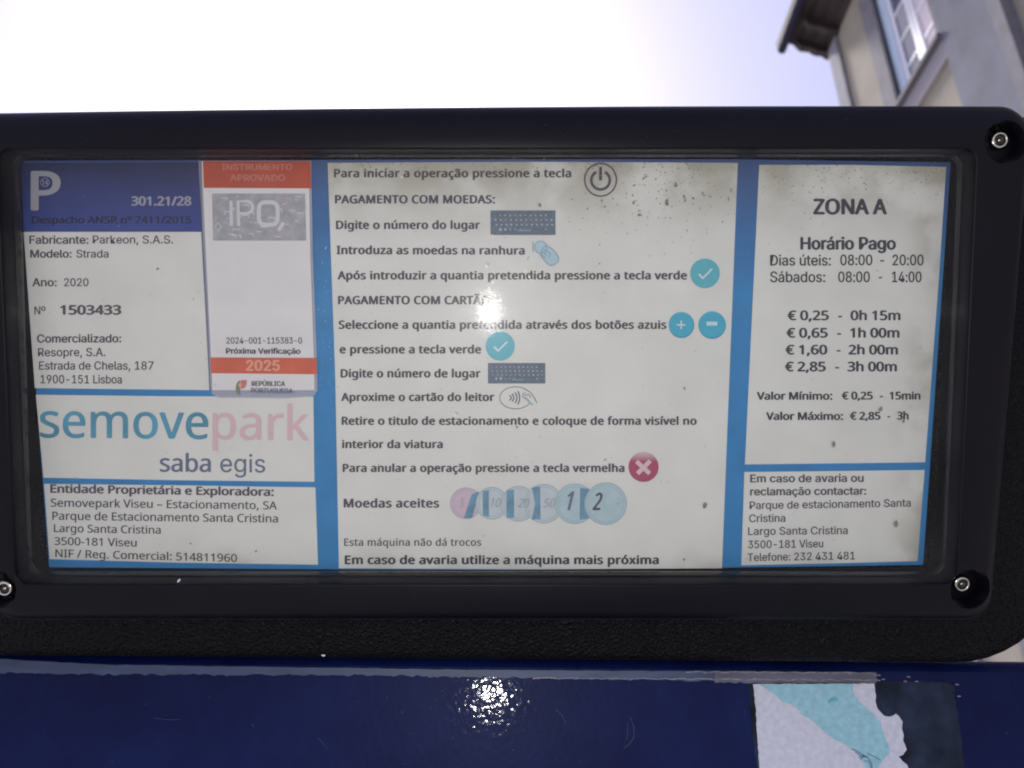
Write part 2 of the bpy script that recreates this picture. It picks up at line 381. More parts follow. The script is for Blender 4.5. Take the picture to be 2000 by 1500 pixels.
ROWS = [(8.99, 10.95), (5.5, 7.5), (1.9, 4.0)]
# wall with real openings: strips between the windows
V = []; F = []
def wall_rect(y0, y1, z0, z1):
    a = len(V); V.extend([Vector((XW, y0, z0)), Vector((XW, y1, z0)), Vector((XW, y1, z1)), Vector((XW, y0, z1))]); F.append([a, a + 1, a + 2, a + 3])
ys = [-3.0] + sorted(sum([list(x) for x in WIN], [])) + [9.45]; zs = [0] + sorted(sum([list(x) for x in ROWS], [])) + [ZT]
for i in range(len(ys) - 1):
    for j in range(len(zs) - 1):
        if i % 2 == 1 and j % 2 == 1: continue
        wall_rect(ys[i], ys[i + 1], zs[j], zs[j + 1])
for (ya, yb) in WIN:                     # reveals
    for (za, zb) in ROWS:
        a = len(V); V.extend([Vector((x, y, z)) for x in (XW, XW + .22) for y, z in ((ya, za), (yb, za), (yb, zb), (ya, zb))])
        for i in range(4): F.append([a + i, a + (i + 1) % 4, a + 4 + (i + 1) % 4, a + 4 + i])
a = len(V); V.extend([Vector((XW, 9.45, 0)), Vector((13, 9.45, 0)), Vector((13, 9.45, ZT)), Vector((XW, 9.45, ZT))]); F.append([a, a + 1, a + 2, a + 3])
a = len(V); V.extend([Vector((XW, -3, 0)), Vector((13, -3, 0)), Vector((13, -3, ZT)), Vector((XW, -3, ZT))]); F.append([a, a + 1, a + 2, a + 3])
a = len(V); V.extend([Vector((13, -3, 0)), Vector((13, 9.45, 0)), Vector((13, 9.45, ZT)), Vector((13, -3, ZT))]); F.append([a, a + 1, a + 2, a + 3])
mk('wall', V, F, BM['render'], bo)
boxes('corner_stone', [(XW - .035, XW + .03, 9.19, 9.47, 0, ZT - .02)], BM['quoin'], bo)
boxes('corner_joint', [(XW - .045, XW + .03, 9.13, 9.185, 0, ZT - .03)], BM['granite'], bo, label='dark stone joint strip beside the corner')
boxes('pilaster', [(XW - .10, XW + .03, 5.98, 6.80, 0, ZT - .03)], BM['pilaster'], bo)
boxes('pilaster_edge', [(XW - .13, XW + .03, 5.80, 5.975, 0, ZT - .03)], BM['granite'], bo)
for (ya, yb) in WIN:
    for (za, zb) in ROWS:
        fr_ = boxes('window', [(XW - .05, XW + .06, yb, yb + .30, za - .02, zb + .28), (XW - .05, XW + .06, ya - .10, ya, za - .02, zb + .28), (XW - .05, XW + .06, ya, yb, zb, zb + .28)], BM['granite'], bo)
        g = boxes('window_frame', [(XW + .03, XW + .12, yb - .17, yb, za, zb), (XW + .03, XW + .12, ya, ya + .06, za, zb), (XW + .03, XW + .12, ya + .06, yb - .17, zb - .16, zb)], BM['frame'], fr_)
        y0, y1, z0, z1 = ya + .06, yb - .17, za + .02, zb - .16
        ym = (y0 + y1) / 2
        for (s0, s1) in ((y0, ym - .005), (ym + .005, y1)):
            L = [(XW + .05, XW + .10, s0, s0 + .075, z0, z1), (XW + .05, XW + .10, s1 - .075, s1, z0, z1), (XW + .05, XW + .10, s0 + .075, s1 - .075, z0, z0 + .10), (XW + .05, XW + .10, s0 + .075, s1 - .075, z1 - .08, z1)]
            for q in range(1, 4): L.append((XW + .06, XW + .09, s0 + .075, s1 - .075, z0 + (z1 - z0) * q / 4 - .02, z0 + (z1 - z0) * q / 4 + .02))
            boxes('sash', L, BM['sash'], fr_)
            for q in range(4):
                boxes('pane', [(XW + .072, XW + .078, s0 + .07, s1 - .07, z0 + (z1 - z0) * q / 4 + .018, z0 + (z1 - z0) * (q + 1) / 4 - .022)], BM['glass'] if s0 > ym - .01 else BM['curtain'], fr_)
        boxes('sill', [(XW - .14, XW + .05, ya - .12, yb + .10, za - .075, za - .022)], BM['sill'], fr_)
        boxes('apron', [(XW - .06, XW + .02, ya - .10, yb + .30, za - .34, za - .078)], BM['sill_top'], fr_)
# neighbour bay's red shutter at the picture's right edge
boxes('shutter', [(XW - .06, XW - .01, 5.02, 5.52, 8.7, 10.9)], BM['shutter'], bo)
# roof: soffit with stepped eave, gutter, tiles
rf = prism('roof', [(4.40, 11.94), (4.40, 12.0), (8.9, 14.2), (13.6, 12.0), (13.6, 11.9), (13.0, 11.54), (5.0, 11.56), (4.94, 11.64), (4.80, 11.66), (4.76, 11.75), (4.62, 11.76), (4.58, 11.86)], -3.3, 9.66, BM['wood'], bo)
prism('gutter', [(4.28, 11.80), (4.31, 11.74), (4.37, 11.735), (4.41, 11.78), (4.41, 11.95), (4.28, 11.95)], -3.3, 9.70, BM['gutter'], rf)
for q in range(2):
    yq = 9.5 - q * .42
    prism('rafter_end', [(4.46, 11.82), (4.99, 11.60), (4.99, 11.50), (4.80, 11.52), (4.70, 11.60), (4.56, 11.62), (4.50, 11.72)], yq - .05, yq + .05, BM['wood'], rf)

# ------------------------------------------------------------------ parking meter
mo = bpy.data.objects.new('parking_meter', None); ORG = Vector((0, .45, 0)); mo.location = ORG
link(mo, None, label='navy blue parking ticket machine with black framed information window and torn poster', category='parking meter')

# cabinet (rounded top front edge), in the plane's own u, v, depth
uvt = CAB.uv(CAB.hit(1000, 1282))[1]; HW = .30
prof = []
rr = .006
for i in range(7):
    a_ = R(90 * i / 6); prof.append((uvt - rr + rr * math.sin(a_), -(rr - rr * math.cos(a_))))      # (v, off) from front up and over
prof = [(-1.25, 0)] + prof + [(uvt - .012, -.24), (-1.25, -.24)]
V = []; F = []; n = len(prof)
for u in (-HW, HW): V += [CAB.pos(u, v - (u * .0098 if v > -.5 else 0), o) for v, o in prof]     # the top edge runs slightly down to the right
for i in range(n): F.append([i, (i + 1) % n, n + (i + 1) % n, n + i])
F += [list(range(n))[::-1], list(range(n, 2 * n))]
V = [Vector((p.x, p.y, max(p.z, .02))) for p in V]
mk('cabinet', V, F, M['cabinet'], mo, CAB, smooth=False)
# neck between cabinet and header
V, F = box(-.15, .15, .40, .52, 1.36, 1.50)

# rounded outline helper: N points round a quad, in header-plane metres
def rquad(c, rad, bow=0.0, nc=10, ne=14):
    """c: corners TL, TR, BR, BL as (u, v); returns points clockwise with rounded corners"""
    out = []
    P = [Vector((x, y)) for x, y in c]
    for i in range(4):
        p, a, b_ = P[i], P[i - 1], P[(i + 1) % 4]
        r_ = rad[i] if isinstance(rad, (list, tuple)) else rad
        da = (a - p).normalized(); db = (b_ - p).normalized()
        ang = da.angle(db); L = r_ / math.tan(ang / 2)
        s0, s1 = p + da * L, p + db * L; cc = p + (da + db).normalized() * (r_ / math.sin(ang / 2))
        a0 = math.atan2(s0.y - cc.y, s0.x - cc.x); a1 = math.atan2(s1.y - cc.y, s1.x - cc.x)
        while a1 > a0: a1 -= 2 * math.pi
        for k in range(nc + 1):
            t = a0 + (a1 - a0) * k / nc; out.append(Vector((cc.x + r_ * math.cos(t), cc.y + r_ * math.sin(t))))
        nx = P[(i + 1) % 4]; rn = rad[(i + 1) % 4] if isinstance(rad, (list, tuple)) else rad
        dn = (P[i] - nx).normalized(); an = dn.angle((P[(i + 2) % 4] - nx).normalized()); e1 = nx + dn * (rn / math.tan(an / 2))
        for k in range(1, ne):
            t = k / ne; q = s1.lerp(e1, t)
            if i == 0 and bow: q = q + Vector((0, bow * 4 * t * (1 - t)))
            out.append(q)
    return out
def quad_uv(pts, off): return [HDR.uv(HDR.hit(x, y, off)) for x, y in pts]
def inset(c, d):
    cx = sum(p[0] for p in c) / 4; cy = sum(p[1] for p in c) / 4
    return [(p[0] - d * math.copysign(1, p[0] - cx), p[1] - d * math.copysign(1, p[1] - cy)) for p in c]
def loft(name, rings, m, parent, close=True, caps=False, **props):
    V = []; F = []; n = len(rings[0][0]); k = len(rings)
    for pts, off in rings: V += [HDR.pos(p.x, p.y, off) for p in pts]
    for r_ in range(k if close else k - 1):
        s = (r_ + 1) % k
        for i in range(n):
            j = (i + 1) % n; F.append([r_ * n + i, r_ * n + j, s * n + j, s * n + i])
    if caps: F += [list(range(n)), list(range((k - 1) * n, k * n))[::-1]]
    o = mk(name, V, F, m, parent, HDR, **props)
    bm = bmesh.new(); bm.from_mesh(o.data); bmesh.ops.recalc_face_normals(bm, faces=bm.faces); bm.to_mesh(o.data); bm.free()
    return o
def smooth_by_angle(o, deg=35):
    me = o.data; bm = bmesh.new(); bm.from_mesh(me)
    for f_ in bm.faces: f_.smooth = True
    for e in bm.edges: e.smooth = (len(e.link_faces) == 2 and e.calc_face_angle(0) < R(deg))
    bm.to_mesh(me); bm.free()

ZF = 14 * mm
outer = quad_uv([(-120, 214), (2034, 199), (1948, 1222), (-28, 1222)], ZF)
opening = quad_uv([(-6, 291), (1908, 291), (1869, 1141), (30, 1141)], ZF)
rings = []
OR = 12 * mm
for i in range(9):                     # rounded outer edge, from the side face on to the front
    a_ = R(90 * i / 8); e = 7 * mm
    rings.append((rquad(inset(outer, e - e * math.sin(a_) - 0), OR, bow=1.0 * mm), ZF - e + e * math.sin(a_) if False else ZF - e * (1 - math.sin(a_))))
# outer edge profile: side (off low, no inset) to front (off ZF, inset e)
rings = []
for i in range(9):
    a_ = R(90 * i / 8); e = 8 * mm; et = 13 * mm
    q_ = inset(outer, e * .8 * (1 - math.cos(a_))); q_ = [(p[0], p[1] - (et - e * .8) * (1 - math.cos(a_))) if j < 2 else p for j, p in enumerate(q_)]
    rings.append((rquad(q_, OR - 3 * mm * i / 8, bow=1.0 * mm), ZF - e * (1 - math.sin(a_))))
IR = 5 * mm
for dx, dz in ((-.8, 0), (-.35, -.12), (-.1, -.35), (0, -.8)):
    rings.append((rquad(inset(opening, dx * mm), IR), ZF + dz * mm))
rings.append((rquad(inset(opening, .6 * mm), IR), .6 * mm))
rings.append((rquad(inset(opening, .6 * mm), IR), -3 * mm))
rings.append((rquad(inset(outer, 1 * mm), OR, bow=1.0 * mm), -3 * mm))
bz = loft('front_bezel', rings, M['black'], mo)
smooth_by_angle(bz, 40)

# countersunk pockets for the screws
SCREWS = [((1966, 276), (1955, 273)), ((1896, 1151), (1881, 1142)), ((-8, 1152), (7, 1151)), ((-58, 276), (-48, 273))]
for (pc, scp) in SCREWS:
    c = HDR.hit(pc[0], pc[1], ZF); cu, cv = HDR.uv(c)
    V = []; F = []; n = 32
    for (r_, o_) in ((8.6, ZF + 2 * mm), (7.9, ZF - 1 * mm), (7.2, ZF - 9 * mm)):
        V += [HDR.pos(cu + r_ * mm * math.cos(2 * math.pi * i / n), cv + r_ * mm * math.sin(2 * math.pi * i / n), o_) for i in range(n)]
    for q in range(2):
        for i in range(n): F.append([q * n + i, q * n + (i + 1) % n, (q + 1) * n + (i + 1) % n, (q + 1) * n + i])
    F += [list(range(n))[::-1], list(range(2 * n, 3 * n))]
    cut = mk('cutter', V, F, M['recess'], None)
    bm = bmesh.new(); bm.from_mesh(cut.data); bmesh.ops.recalc_face_normals(bm, faces=bm.faces); bm.to_mesh(cut.data); bm.free()
    cut.location = ORG
    md = bz.modifiers.new('cut', 'BOOLEAN'); md.operation = 'DIFFERENCE'; md.object = cut; md.solver = 'EXACT'
    bpy.context.view_layer.update()
    dg = bpy.context.evaluated_depsgraph_get()
    newme = bpy.data.meshes.new_from_object(bz.evaluated_get(dg))
    bz.modifiers.clear(); bz.data = newme; newme.name = 'front_bezel'
    bpy.data.objects.remove(cut)
    # screw: domed ring head with socket and centre pin
    s0 = HDR.uv(HDR.hit(scp[0], scp[1], ZF - 6 * mm))
    V = []; F = []; n = 28; fm = []
    prof = [(3.5, -8.9), (3.55, -7.4), (3.2, -6.5), (2.6, -6.1), (2.15, -6.3), (1.9, -7.2), (1.7, -7.8), (.8, -7.8), (.75, -6.9), (.45, -6.6), (.01, -6.55)]
    for r_, o_ in prof:
        V += [HDR.pos(s0[0] + r_ * mm * math.cos(2 * math.pi * i / n), s0[1] + r_ * mm * math.sin(2 * math.pi * i / n), ZF + o_ * mm) for i in range(n)]
    for q in range(len(prof) - 1):
        for i in range(n):
            F.append([q * n + i, q * n + (i + 1) % n, (q + 1) * n + (i + 1) % n, (q + 1) * n + i]); fm.append(1 if q in (4, 5, 6) else 0)
    mk('screw', V, F, [M['steel'], M['steel_dark']], bz, HDR, fm, smooth=True)

# pebbled housing behind the bezel
hous = quad_uv([(-175, 150), (2110, 150), (2090, 1304), (-230, 1286)], 6 * mm)
hous = [(hous[0][0], outer[0][1] - 3 * mm), (hous[1][0], outer[1][1] - 3 * mm), hous[2], hous[3]]
rings = []
for i in range(7):
    a_ = R(90 * i / 6); e = 5 * mm
    rings.append((rquad(inset(hous, e * (1 - math.sin(a_))), [15 * mm, 15 * mm, 42 * mm, 26 * mm]), 6 * mm - e * (1 - math.cos(a_))))
rings = [(rquad(inset(hous, 12 * mm), [15 * mm, 15 * mm, 42 * mm, 26 * mm]), 6 * mm)] + rings
rings.append((rquad(inset(hous, 4 * mm), [15 * mm, 15 * mm, 42 * mm, 26 * mm]), -45 * mm))
# front of the housing is open where the bezel sits; close it with an inner ring and floor
inner = inset(outer, 4 * mm)
rings = [(rquad(inner, OR), -3.2 * mm), (rquad(inner, OR), 6 * mm)] + rings[0:]
# keep the front ring order outward
rings[2] = (rquad(inset(hous, 6 * mm), [15 * mm, 15 * mm, 38 * mm, 24 * mm]), 6 * mm)
hb = loft('header_housing', rings, M['pebble'], mo, close=False, caps=True)
smooth_by_angle(hb, 50)
boxes('header_neck', [(-.29, .152, .385, .50, 1.37, 1.45)], M['recess'], mo)

# rubber seal round the inside of the opening
rings = []
for i in range(7):
    a_ = R(-90 + 180 * i / 6 - 20)
    rings.append((rquad(inset(opening, (.55 + .95 * math.cos(a_)) * mm), IR), (4.0 + 2.6 * math.sin(a_)) * mm))
gk_ = loft('window_gasket', rings, M['rubber'], mo)
smooth_by_angle(gk_, 60)

# clear window pane
pn = [(p[0], p[1]) for p in inset(opening, -.6 * mm)]
rings = [(rquad(pn, IR), ZF - 3.4 * mm), (rquad(pn, IR), ZF - 1.4 * mm)]
pane = loft('window_pane', rings, M['pane'], mo, close=False, caps=True)

# ---------- printed sheet
T = .15 * mm
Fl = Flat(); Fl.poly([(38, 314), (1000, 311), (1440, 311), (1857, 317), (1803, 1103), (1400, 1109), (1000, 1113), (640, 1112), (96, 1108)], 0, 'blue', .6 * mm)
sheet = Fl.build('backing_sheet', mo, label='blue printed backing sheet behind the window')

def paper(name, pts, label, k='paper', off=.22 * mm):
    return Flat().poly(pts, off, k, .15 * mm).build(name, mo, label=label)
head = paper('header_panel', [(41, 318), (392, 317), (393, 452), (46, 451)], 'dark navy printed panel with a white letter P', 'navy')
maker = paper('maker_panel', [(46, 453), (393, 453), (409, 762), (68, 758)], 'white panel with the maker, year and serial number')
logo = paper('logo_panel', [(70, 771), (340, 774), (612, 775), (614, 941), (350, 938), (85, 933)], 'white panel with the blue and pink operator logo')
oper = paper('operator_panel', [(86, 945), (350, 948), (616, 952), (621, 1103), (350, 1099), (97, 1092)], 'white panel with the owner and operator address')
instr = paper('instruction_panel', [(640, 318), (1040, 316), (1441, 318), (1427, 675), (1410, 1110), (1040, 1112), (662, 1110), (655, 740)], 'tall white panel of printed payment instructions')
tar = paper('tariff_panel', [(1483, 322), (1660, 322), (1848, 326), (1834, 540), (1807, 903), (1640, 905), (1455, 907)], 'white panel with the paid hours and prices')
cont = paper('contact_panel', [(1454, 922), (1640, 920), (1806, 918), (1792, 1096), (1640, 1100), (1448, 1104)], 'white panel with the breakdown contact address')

t = text
# header
t(head, 'P', 60, 410, 118.5, 410, 75, 'pale_print', 5, 'noto')
Flat().ring(88, 356, 8.5, 8, 1.2, .5 * mm, 'pale_print', n=20).build('coin_symbol', head)
t(head, '14', 82, 361, 94, 361, 10, 'pale_print', .6, 'noto')
t(head, '301.21/28', 256, 401, 374, 401, 17, 'pale_print', 2.6, 'noto')
t(head, 'Despacho ANSR nº 7411/2015', 62, 436, 374, 436, 13.5, 'ink_navy', 1.6, 'noto')
# maker
t(maker, 'Fabricante:', 57, 476, 173, 476, 15.5, 'ink', 1.5, 'inter'); t(maker, 'Parkeon, S.A.S.', 181, 475.5, 338, 475.5, 15.5, 'ink', .8, 'inter')
t(maker, 'Modelo:', 59, 503, 140, 503, 15, 'ink', 1.5, 'inter'); t(maker, 'Strada', 149, 503, 212, 503, 15, 'ink', .8, 'inter')
t(maker, 'Ano:', 63, 559, 111, 559, 15.5, 'ink', 1.5, 'inter'); t(maker, '2020', 125, 559, 173, 559, 15.5, 'ink', .8, 'inter')
t(maker, 'Nº', 67, 614, 89, 614, 15.5, 'ink', .9, 'inter'); t(maker, '1503433', 117, 614, 237, 614, 17.5, 'ink', 3.2, 'noto')
t(maker, 'Comercializado:', 72, 669, 237, 668.5, 15.5, 'ink', 1.6, 'inter')
t(maker, 'Resopre, S.A.', 74, 696, 206, 695.5, 16, 'ink', .8, 'inter')
t(maker, 'Estrada de Chelas, 187', 76, 722, 300, 722, 16, 'ink', .8, 'inter')
t(maker, '1900-151 Lisboa', 79, 748.5, 238, 749, 16, 'ink', .8, 'inter')
# logo
t(logo, 'semove', 78, 854, 407, 857, 50, 'logo_blue', 2.4, 'noto', mode='x', name='logo_lettering')
t(logo, 'park', 415, 857.5, 604, 860, 50, 'logo_pink', 2.6, 'noto', mode='x', name='logo_lettering')
t(logo, 'saba', 312, 921, 412, 921.5, 25.5, 'slate', 2.2, 'noto', mode='x', name='logo_lettering')
t(logo, 'egis', 430, 922, 518, 923, 26, 'slate', .6, 'inter', mode='x', name='logo_lettering')
# operator
t(oper, 'Entidade Proprietária e Exploradora:', 98, 962, 535, 968.5, 15.5, 'ink', 2.4, 'noto')
t(oper, 'Semovepark Viseu – Estacionamento, SA', 99, 989.5, 541, 995, 15.5, 'ink', .9, 'noto')
t(oper, 'Parque de Estacionamento Santa Cristina', 102, 1015, 543, 1020.5, 15.5, 'ink', .9, 'noto')
t(oper, 'Largo Santa Cristina', 105, 1039, 314, 1042.5, 15, 'ink', .9, 'noto')
t(oper, '3500-181 Viseu', 106, 1064, 267, 1067.5, 15, 'ink', .9, 'noto')
t(oper, 'NIF / Reg. Comercial: 514811960', 108, 1088, 463, 1097.5, 15, 'ink', .9, 'noto')
# instructions
B = 2.5
for body, x0, y0, x1, y1, cap in [
    ('Para iniciar a operação pressione a tecla', 652, 346, 1116, 346, 15.5),
    ('PAGAMENTO COM MOEDAS:', 654, 397, 967, 397, 15.5),
    ('Digite o número do lugar', 656, 447, 938, 447, 15.5),
    ('Introduza as moedas na ranhura', 657, 496, 1025, 497, 15.5),
    ('Após introduzir a quantia pretendida pressione a tecla verde', 659, 545.5, 1342, 545.5, 15.5),
    ('PAGAMENTO COM CARTÃO:', 660, 594, 963, 594, 15.5),
    ('Seleccione a quantia pretendida através dos botões azuis', 661, 642, 1302, 642, 15.5),
    ('e pressione a tecla verde', 663, 690, 940, 690, 15.5),
    ('Digite o número de lugar', 665, 737, 939, 737, 15.5),
    ('Aproxime o cartão do leitor', 666, 783, 966, 783, 15.2),
    ('Retire o titulo de estacionamento e coloque de forma visível no', 667, 829.5, 1361, 829.5, 15.2),
    ('interior da viatura', 668, 875, 865, 875, 15),
    ('Para anular a operação pressione a tecla vermelha', 669, 921.5, 1220, 921.5, 15),
    ('Moedas aceites', 671, 991, 858, 991, 16.5)]:
    t(instr, body, x0, y0, x1, y1, cap, 'ink', B, 'noto', sp=1.06)
t(instr, 'Esta máquina não dá trocos', 672, 1066, 940, 1066, 14, 'ink', 1, 'noto', sp=1.05)
t(instr, 'Em caso de avaria utilize a máquina mais próxima', 673, 1101.5, 1287, 1101.5, 16, 'ink_dark', 2.8, 'noto', sp=1.05)
o1, o2, o3 = .36 * mm, .42 * mm, .48 * mm
Flat().ring(1173, 351, 31, 32, 3, o1, 'ink').ring(1173, 352, 18, 18, 5.5, o1, 'ink', -62, 242).stroke([(1173, 326), (1173, 352)], 5.5, o2, 'ink_dark').build('power_symbol', instr)
def keypad(x0, y0, x1, y1):
    g = Flat().poly([(x0, y0), (x1, y0), (x1, y1), (x0, y1)], o1, 'key_dark'); W, H = x1 - x0, y1 - y0
    for r_ in range(4):
        for c_ in range(12):
            if (r_ == 0 and c_ in (0, 11)) or (r_ == 3 and c_ not in (1, 2, 3, 4, 5, 10)): continue
            cx = x0 + W * (.07 + c_ * .078 + .01 * r_ * (r_ < 3)); cy = y0 + H * (.2 + .19 * r_); q = W * (.012 + (.008 if r_ == 3 and c_ < 3 else 0)) * rnd.uniform(.8, 1.15)
            sk = rnd.uniform(-.6, .6) * q
            g.poly([(cx - q, cy - q + sk * .3), (cx + q * .9, cy - q), (cx + q + sk, cy + q), (cx - q * .8, cy + q)], o2, 'key_teal' if r_ == 3 and 3 <= c_ <= 6 else 'key_dot')
    g.poly([(x0 + W * .42, y0 + H * .8), (x0 + W * .62, y0 + H * .8), (x0 + W * .62, y0 + H * .84), (x0 + W * .42, y0 + H * .84)], o2, 'key_teal')
    g.build('keypad_picture', instr)
keypad(958, 411, 1085, 459); keypad(953, 709, 1065, 749)
# hand with coin
H_ = [(1067, 479), (1078, 486), (1086, 494), (1091, 503), (1090, 511), (1083, 517), (1075, 519), (1068, 514), (1061, 506), (1055, 498), (1058, 489), (1062, 483)]
Flat().disc(1056, 483, 12, 12, o1, 'sky_fill', 28).poly(H_, o1 + .02 * mm, 'sky_fill').ring(1056, 483, 12, 12, 1.6, o2, 'sky_line', n=28).stroke(H_ + [H_[0]], 2, o2 + .01 * mm, 'sky_line') \
    .stroke([(1041, 472), (1041, 492)], 1.8, o2, 'sky_line').stroke([(1060, 492), (1068, 499)], 2, o3, 'sky_line').stroke([(1057, 497), (1066, 505)], 2, o3, 'sky_line').stroke([(1063, 488), (1076, 496), (1072, 503)], 2, o3, 'sky_line') \
    .stroke([(1033, 500), (1030, 508)], 1.4, o2, 'sky_line').build('coin_hand_picture', instr)
def tick(cx, cy, r_):
    Flat().disc(cx, cy, r_, r_, o1, 'teal').stroke([(cx - 12, cy + 1), (cx - 4, cy + 10)], 4, o2, 'glyph').stroke([(cx - 5, cy + 10), (cx + 14, cy - 9)], 3.6, o2 + .02 * mm, 'glyph').build('green_key_symbol', instr)
tick(1377, 534, 29); tick(977, 676, 28.5)
Flat().disc(1331, 635, 25, 25.5, o1, 'azure_rim').disc(1330, 633.5, 24, 24, o1 + .03 * mm, 'azure').poly([(1322, 633), (1339, 633), (1339, 636), (1322, 636)], o2, 'glyph').poly([(1329, 626), (1332, 626), (1332, 643), (1329, 643)], o3, 'glyph').build('plus_key_symbol', instr)
Flat().disc(1391, 635, 27, 27, o1, 'azure_rim').disc(1391, 633.5, 26, 25.5, o1 + .03 * mm, 'azure').poly([(1380, 628), (1401, 628), (1401, 636), (1380, 636)], o2, 'glyph').build('minus_key_symbol', instr)
g = Flat().ring(1007, 777, 31, 21.5, 1.5, o1, 'ink_light', 28, 322)
for i, (x, hh) in enumerate(((996, 5), (1001, 7.5), (1007, 10.5), (1012.5, 13))):
    g.stroke([(x - 1, 777 - hh), (x + 2.4, 777 - hh * .3), (x + 2.4, 777 + hh * .3), (x - 1, 777 + hh)], 2.2, o1, 'ink')
g.stroke([(1026, 767), (1021, 770), (1021, 776), (1025, 778), (1033, 785), (1041, 791)], 1.6, o1, 'slate').stroke([(1024, 773), (1032, 770), (1037, 776)], 1.6, o2, 'slate').stroke([(1026, 776), (1037, 789)], 3.5, o3, 'coin_edge')
g.stroke([(1025, 760), (1034, 765), (1040, 771), (1049, 787)], 1.6, o2, 'slate').build('contactless_symbol', instr)
Flat().disc(1257, 912, 29.5, 29.5, o1, 'crimson').stroke([(1243, 901), (1269, 925)], 8.5, o2, 'crimson_x').stroke([(1270, 900), (1245, 925)], 8.5, o3, 'crimson_x').build('red_key_symbol', instr)
coins = [(910, 983, 31, '5', 'coin_pink', 'coin_edge'), (961, 983, 32, '10', 'coin_pale', 'coin_digit'), (1013, 984, 35, '20', 'coin_pale', 'coin_digit'), (1062, 984, 38.5, '50', 'coin_pale', 'coin_digit'), (1123, 984, 39.5, '1', 'coin_blue', 'slate'), (1183, 984, 41.5, '2', 'coin_blue', 'ink')]
bands = {0: [(921, 966), (933, 960), (938, 962), (928, 990), (922, 1012), (906, 1012)], 1: [(943, 959), (955, 957), (955, 1010), (943, 1007)], 2: [(989, 957), (1004, 956), (1004, 1011), (989, 1012)], 3: [(1039, 952), (1055, 950), (1056, 1014), (1039, 1015), (1045, 984)], 4: [(1133, 953), (1151, 955), (1151, 1013), (1132, 1015)]}
for i, (cx, cy, r_, s, k, kd) in enumerate(coins):
    of = o1 + i * .035 * mm
    g = Flat().disc(cx, cy, r_, r_, of, k).ring(cx, cy, r_ - 1.2, r_ - 1.2, 1.6, of + .01 * mm, 'coin_edge').ring(cx, cy, r_ - 6, r_ - 6, 1.0, of + .01 * mm, 'coin_edge')
    if i in bands: g.poly(bands[i], of + .015 * mm, 'coin_band')
    cn = g.build('coin_picture', instr)
    wd = {'5': 9, '10': 20, '20': 24, '50': 26, '1': 14, '2': 20}[s]; x_ = {4: 1108, 5: 1157}.get(i, cx + (2 if i else -12) - 0)
    if 0 < i < 4: x_ = cx - 2
    t(instr, s, x_, cy + (12 if i > 3 else 7), x_ + wd, cy + (12 if i > 3 else 7), (36 if i == 4 else 33) if i > 3 else 17, kd, 2.4 if i > 3 else .8, 'noto', off=o1 + .25 * mm, shear=.35)
# tariffs
t(tar, 'ZONA A', 1588, 418, 1733, 418, 29, 'ink_dark', 4.2, 'noto')
t(tar, 'Horário Pago', 1563, 487, 1750, 487, 23.5, 'ink_dark', 3.2, 'inter')
for body, x0, x1, y in [('Dias úteis:', 1504, 1623, 518.5), ('08:00', 1641, 1704, 518), ('-', 1719, 1727, 518), ('20:00', 1743, 1804, 518), ('Sábados:', 1504, 1612, 551), ('08:00', 1637, 1699, 551), ('-', 1716, 1723, 551), ('14:00', 1742, 1800, 551)]:
    t(tar, body, x0, y, x1, y, 20.5, 'ink_dark', 1.2, 'inter')
for p, xs, h, xe, y in [('€ 0,25', (1538, 1619), '0h 15m', (1661, 1759), 625), ('€ 0,65', (1536, 1617), '1h 00m', (1660, 1757), 659), ('€ 1,60', (1534, 1616), '2h 00m', (1657, 1754), 692), ('€ 2,85', (1533, 1613), '3h 00m', (1655, 1752), 725)]:
    t(tar, p, xs[0], y, xs[1], y, 18, 'ink_dark', 2.6, 'noto'); t(tar, '-', xs[1] + 18, y, xs[1] + 26, y, 18, 'ink_dark', 2, 'noto'); t(tar, h, xe[0], y, xe[1], y, 18, 'ink_dark', 2.6, 'noto')
for body, x0, x1, y in [('Valor Mínimo:', 1478, 1626, 780.5), ('€ 0,25', 1644, 1705, 780), ('-', 1718, 1725, 780), ('15min', 1737, 1798, 780), ('Valor Máximo:', 1496, 1647, 820), ('€ 2,85', 1660, 1720, 819.5), ('-', 1733, 1739, 819.5), ('3h', 1752, 1775, 819)]:
    t(tar, body, x0, y, x1, y, 14.5, 'ink_dark', 2.3, 'noto')
for body, x0, y0, x1, y1, bd in [('Em caso de avaria ou', 1465, 942, 1687, 941, 1.7), ('reclamação contactar:', 1465, 967.5, 1692, 966, 1.7), ('Parque de estacionamento Santa', 1464, 994.5, 1779, 989.5, .9), ('Cristina', 1463, 1020, 1534, 1019, .9), ('Largo Santa Cristina', 1461, 1045, 1656, 1043, .9), ('3500-181 Viseu', 1461, 1071, 1608, 1069, .9), ('Telefone: 232 431 481', 1460, 1096, 1670, 1092.5, .9)]:
    t(cont, body, x0, y0, x1, y1, 15, 'ink', bd, 'inter')

# ---------- verification seal, stuck over the sheet (its machine-readable code is left out)
o4 = .62 * mm
Flat().poly([(388, 314), (608, 314), (611, 500), (619, 700), (620, 762), (612, 774), (560, 778), (428, 777), (414, 770), (408, 740)], o4, 'film', .06 * mm).build('clear_seal_film', mo)
seal = paper('verification_seal', [(394, 315), (603, 315), (606, 500), (613, 700), (614, 762), (415, 762), (412, 700), (400, 450)], 'orange and white verification seal', 'seal_paper', o4 + .2 * mm)
s1, s2, s3 = o4 + .3 * mm, o4 + .34 * mm, o4 + .4 * mm
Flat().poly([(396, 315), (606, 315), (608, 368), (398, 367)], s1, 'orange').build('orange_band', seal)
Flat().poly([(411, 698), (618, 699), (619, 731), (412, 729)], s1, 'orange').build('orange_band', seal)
Flat().stroke([(391, 312), (394, 440), (404, 620), (410, 762)], 1.3, s1, 'ink').build('seal_edge_line', seal)
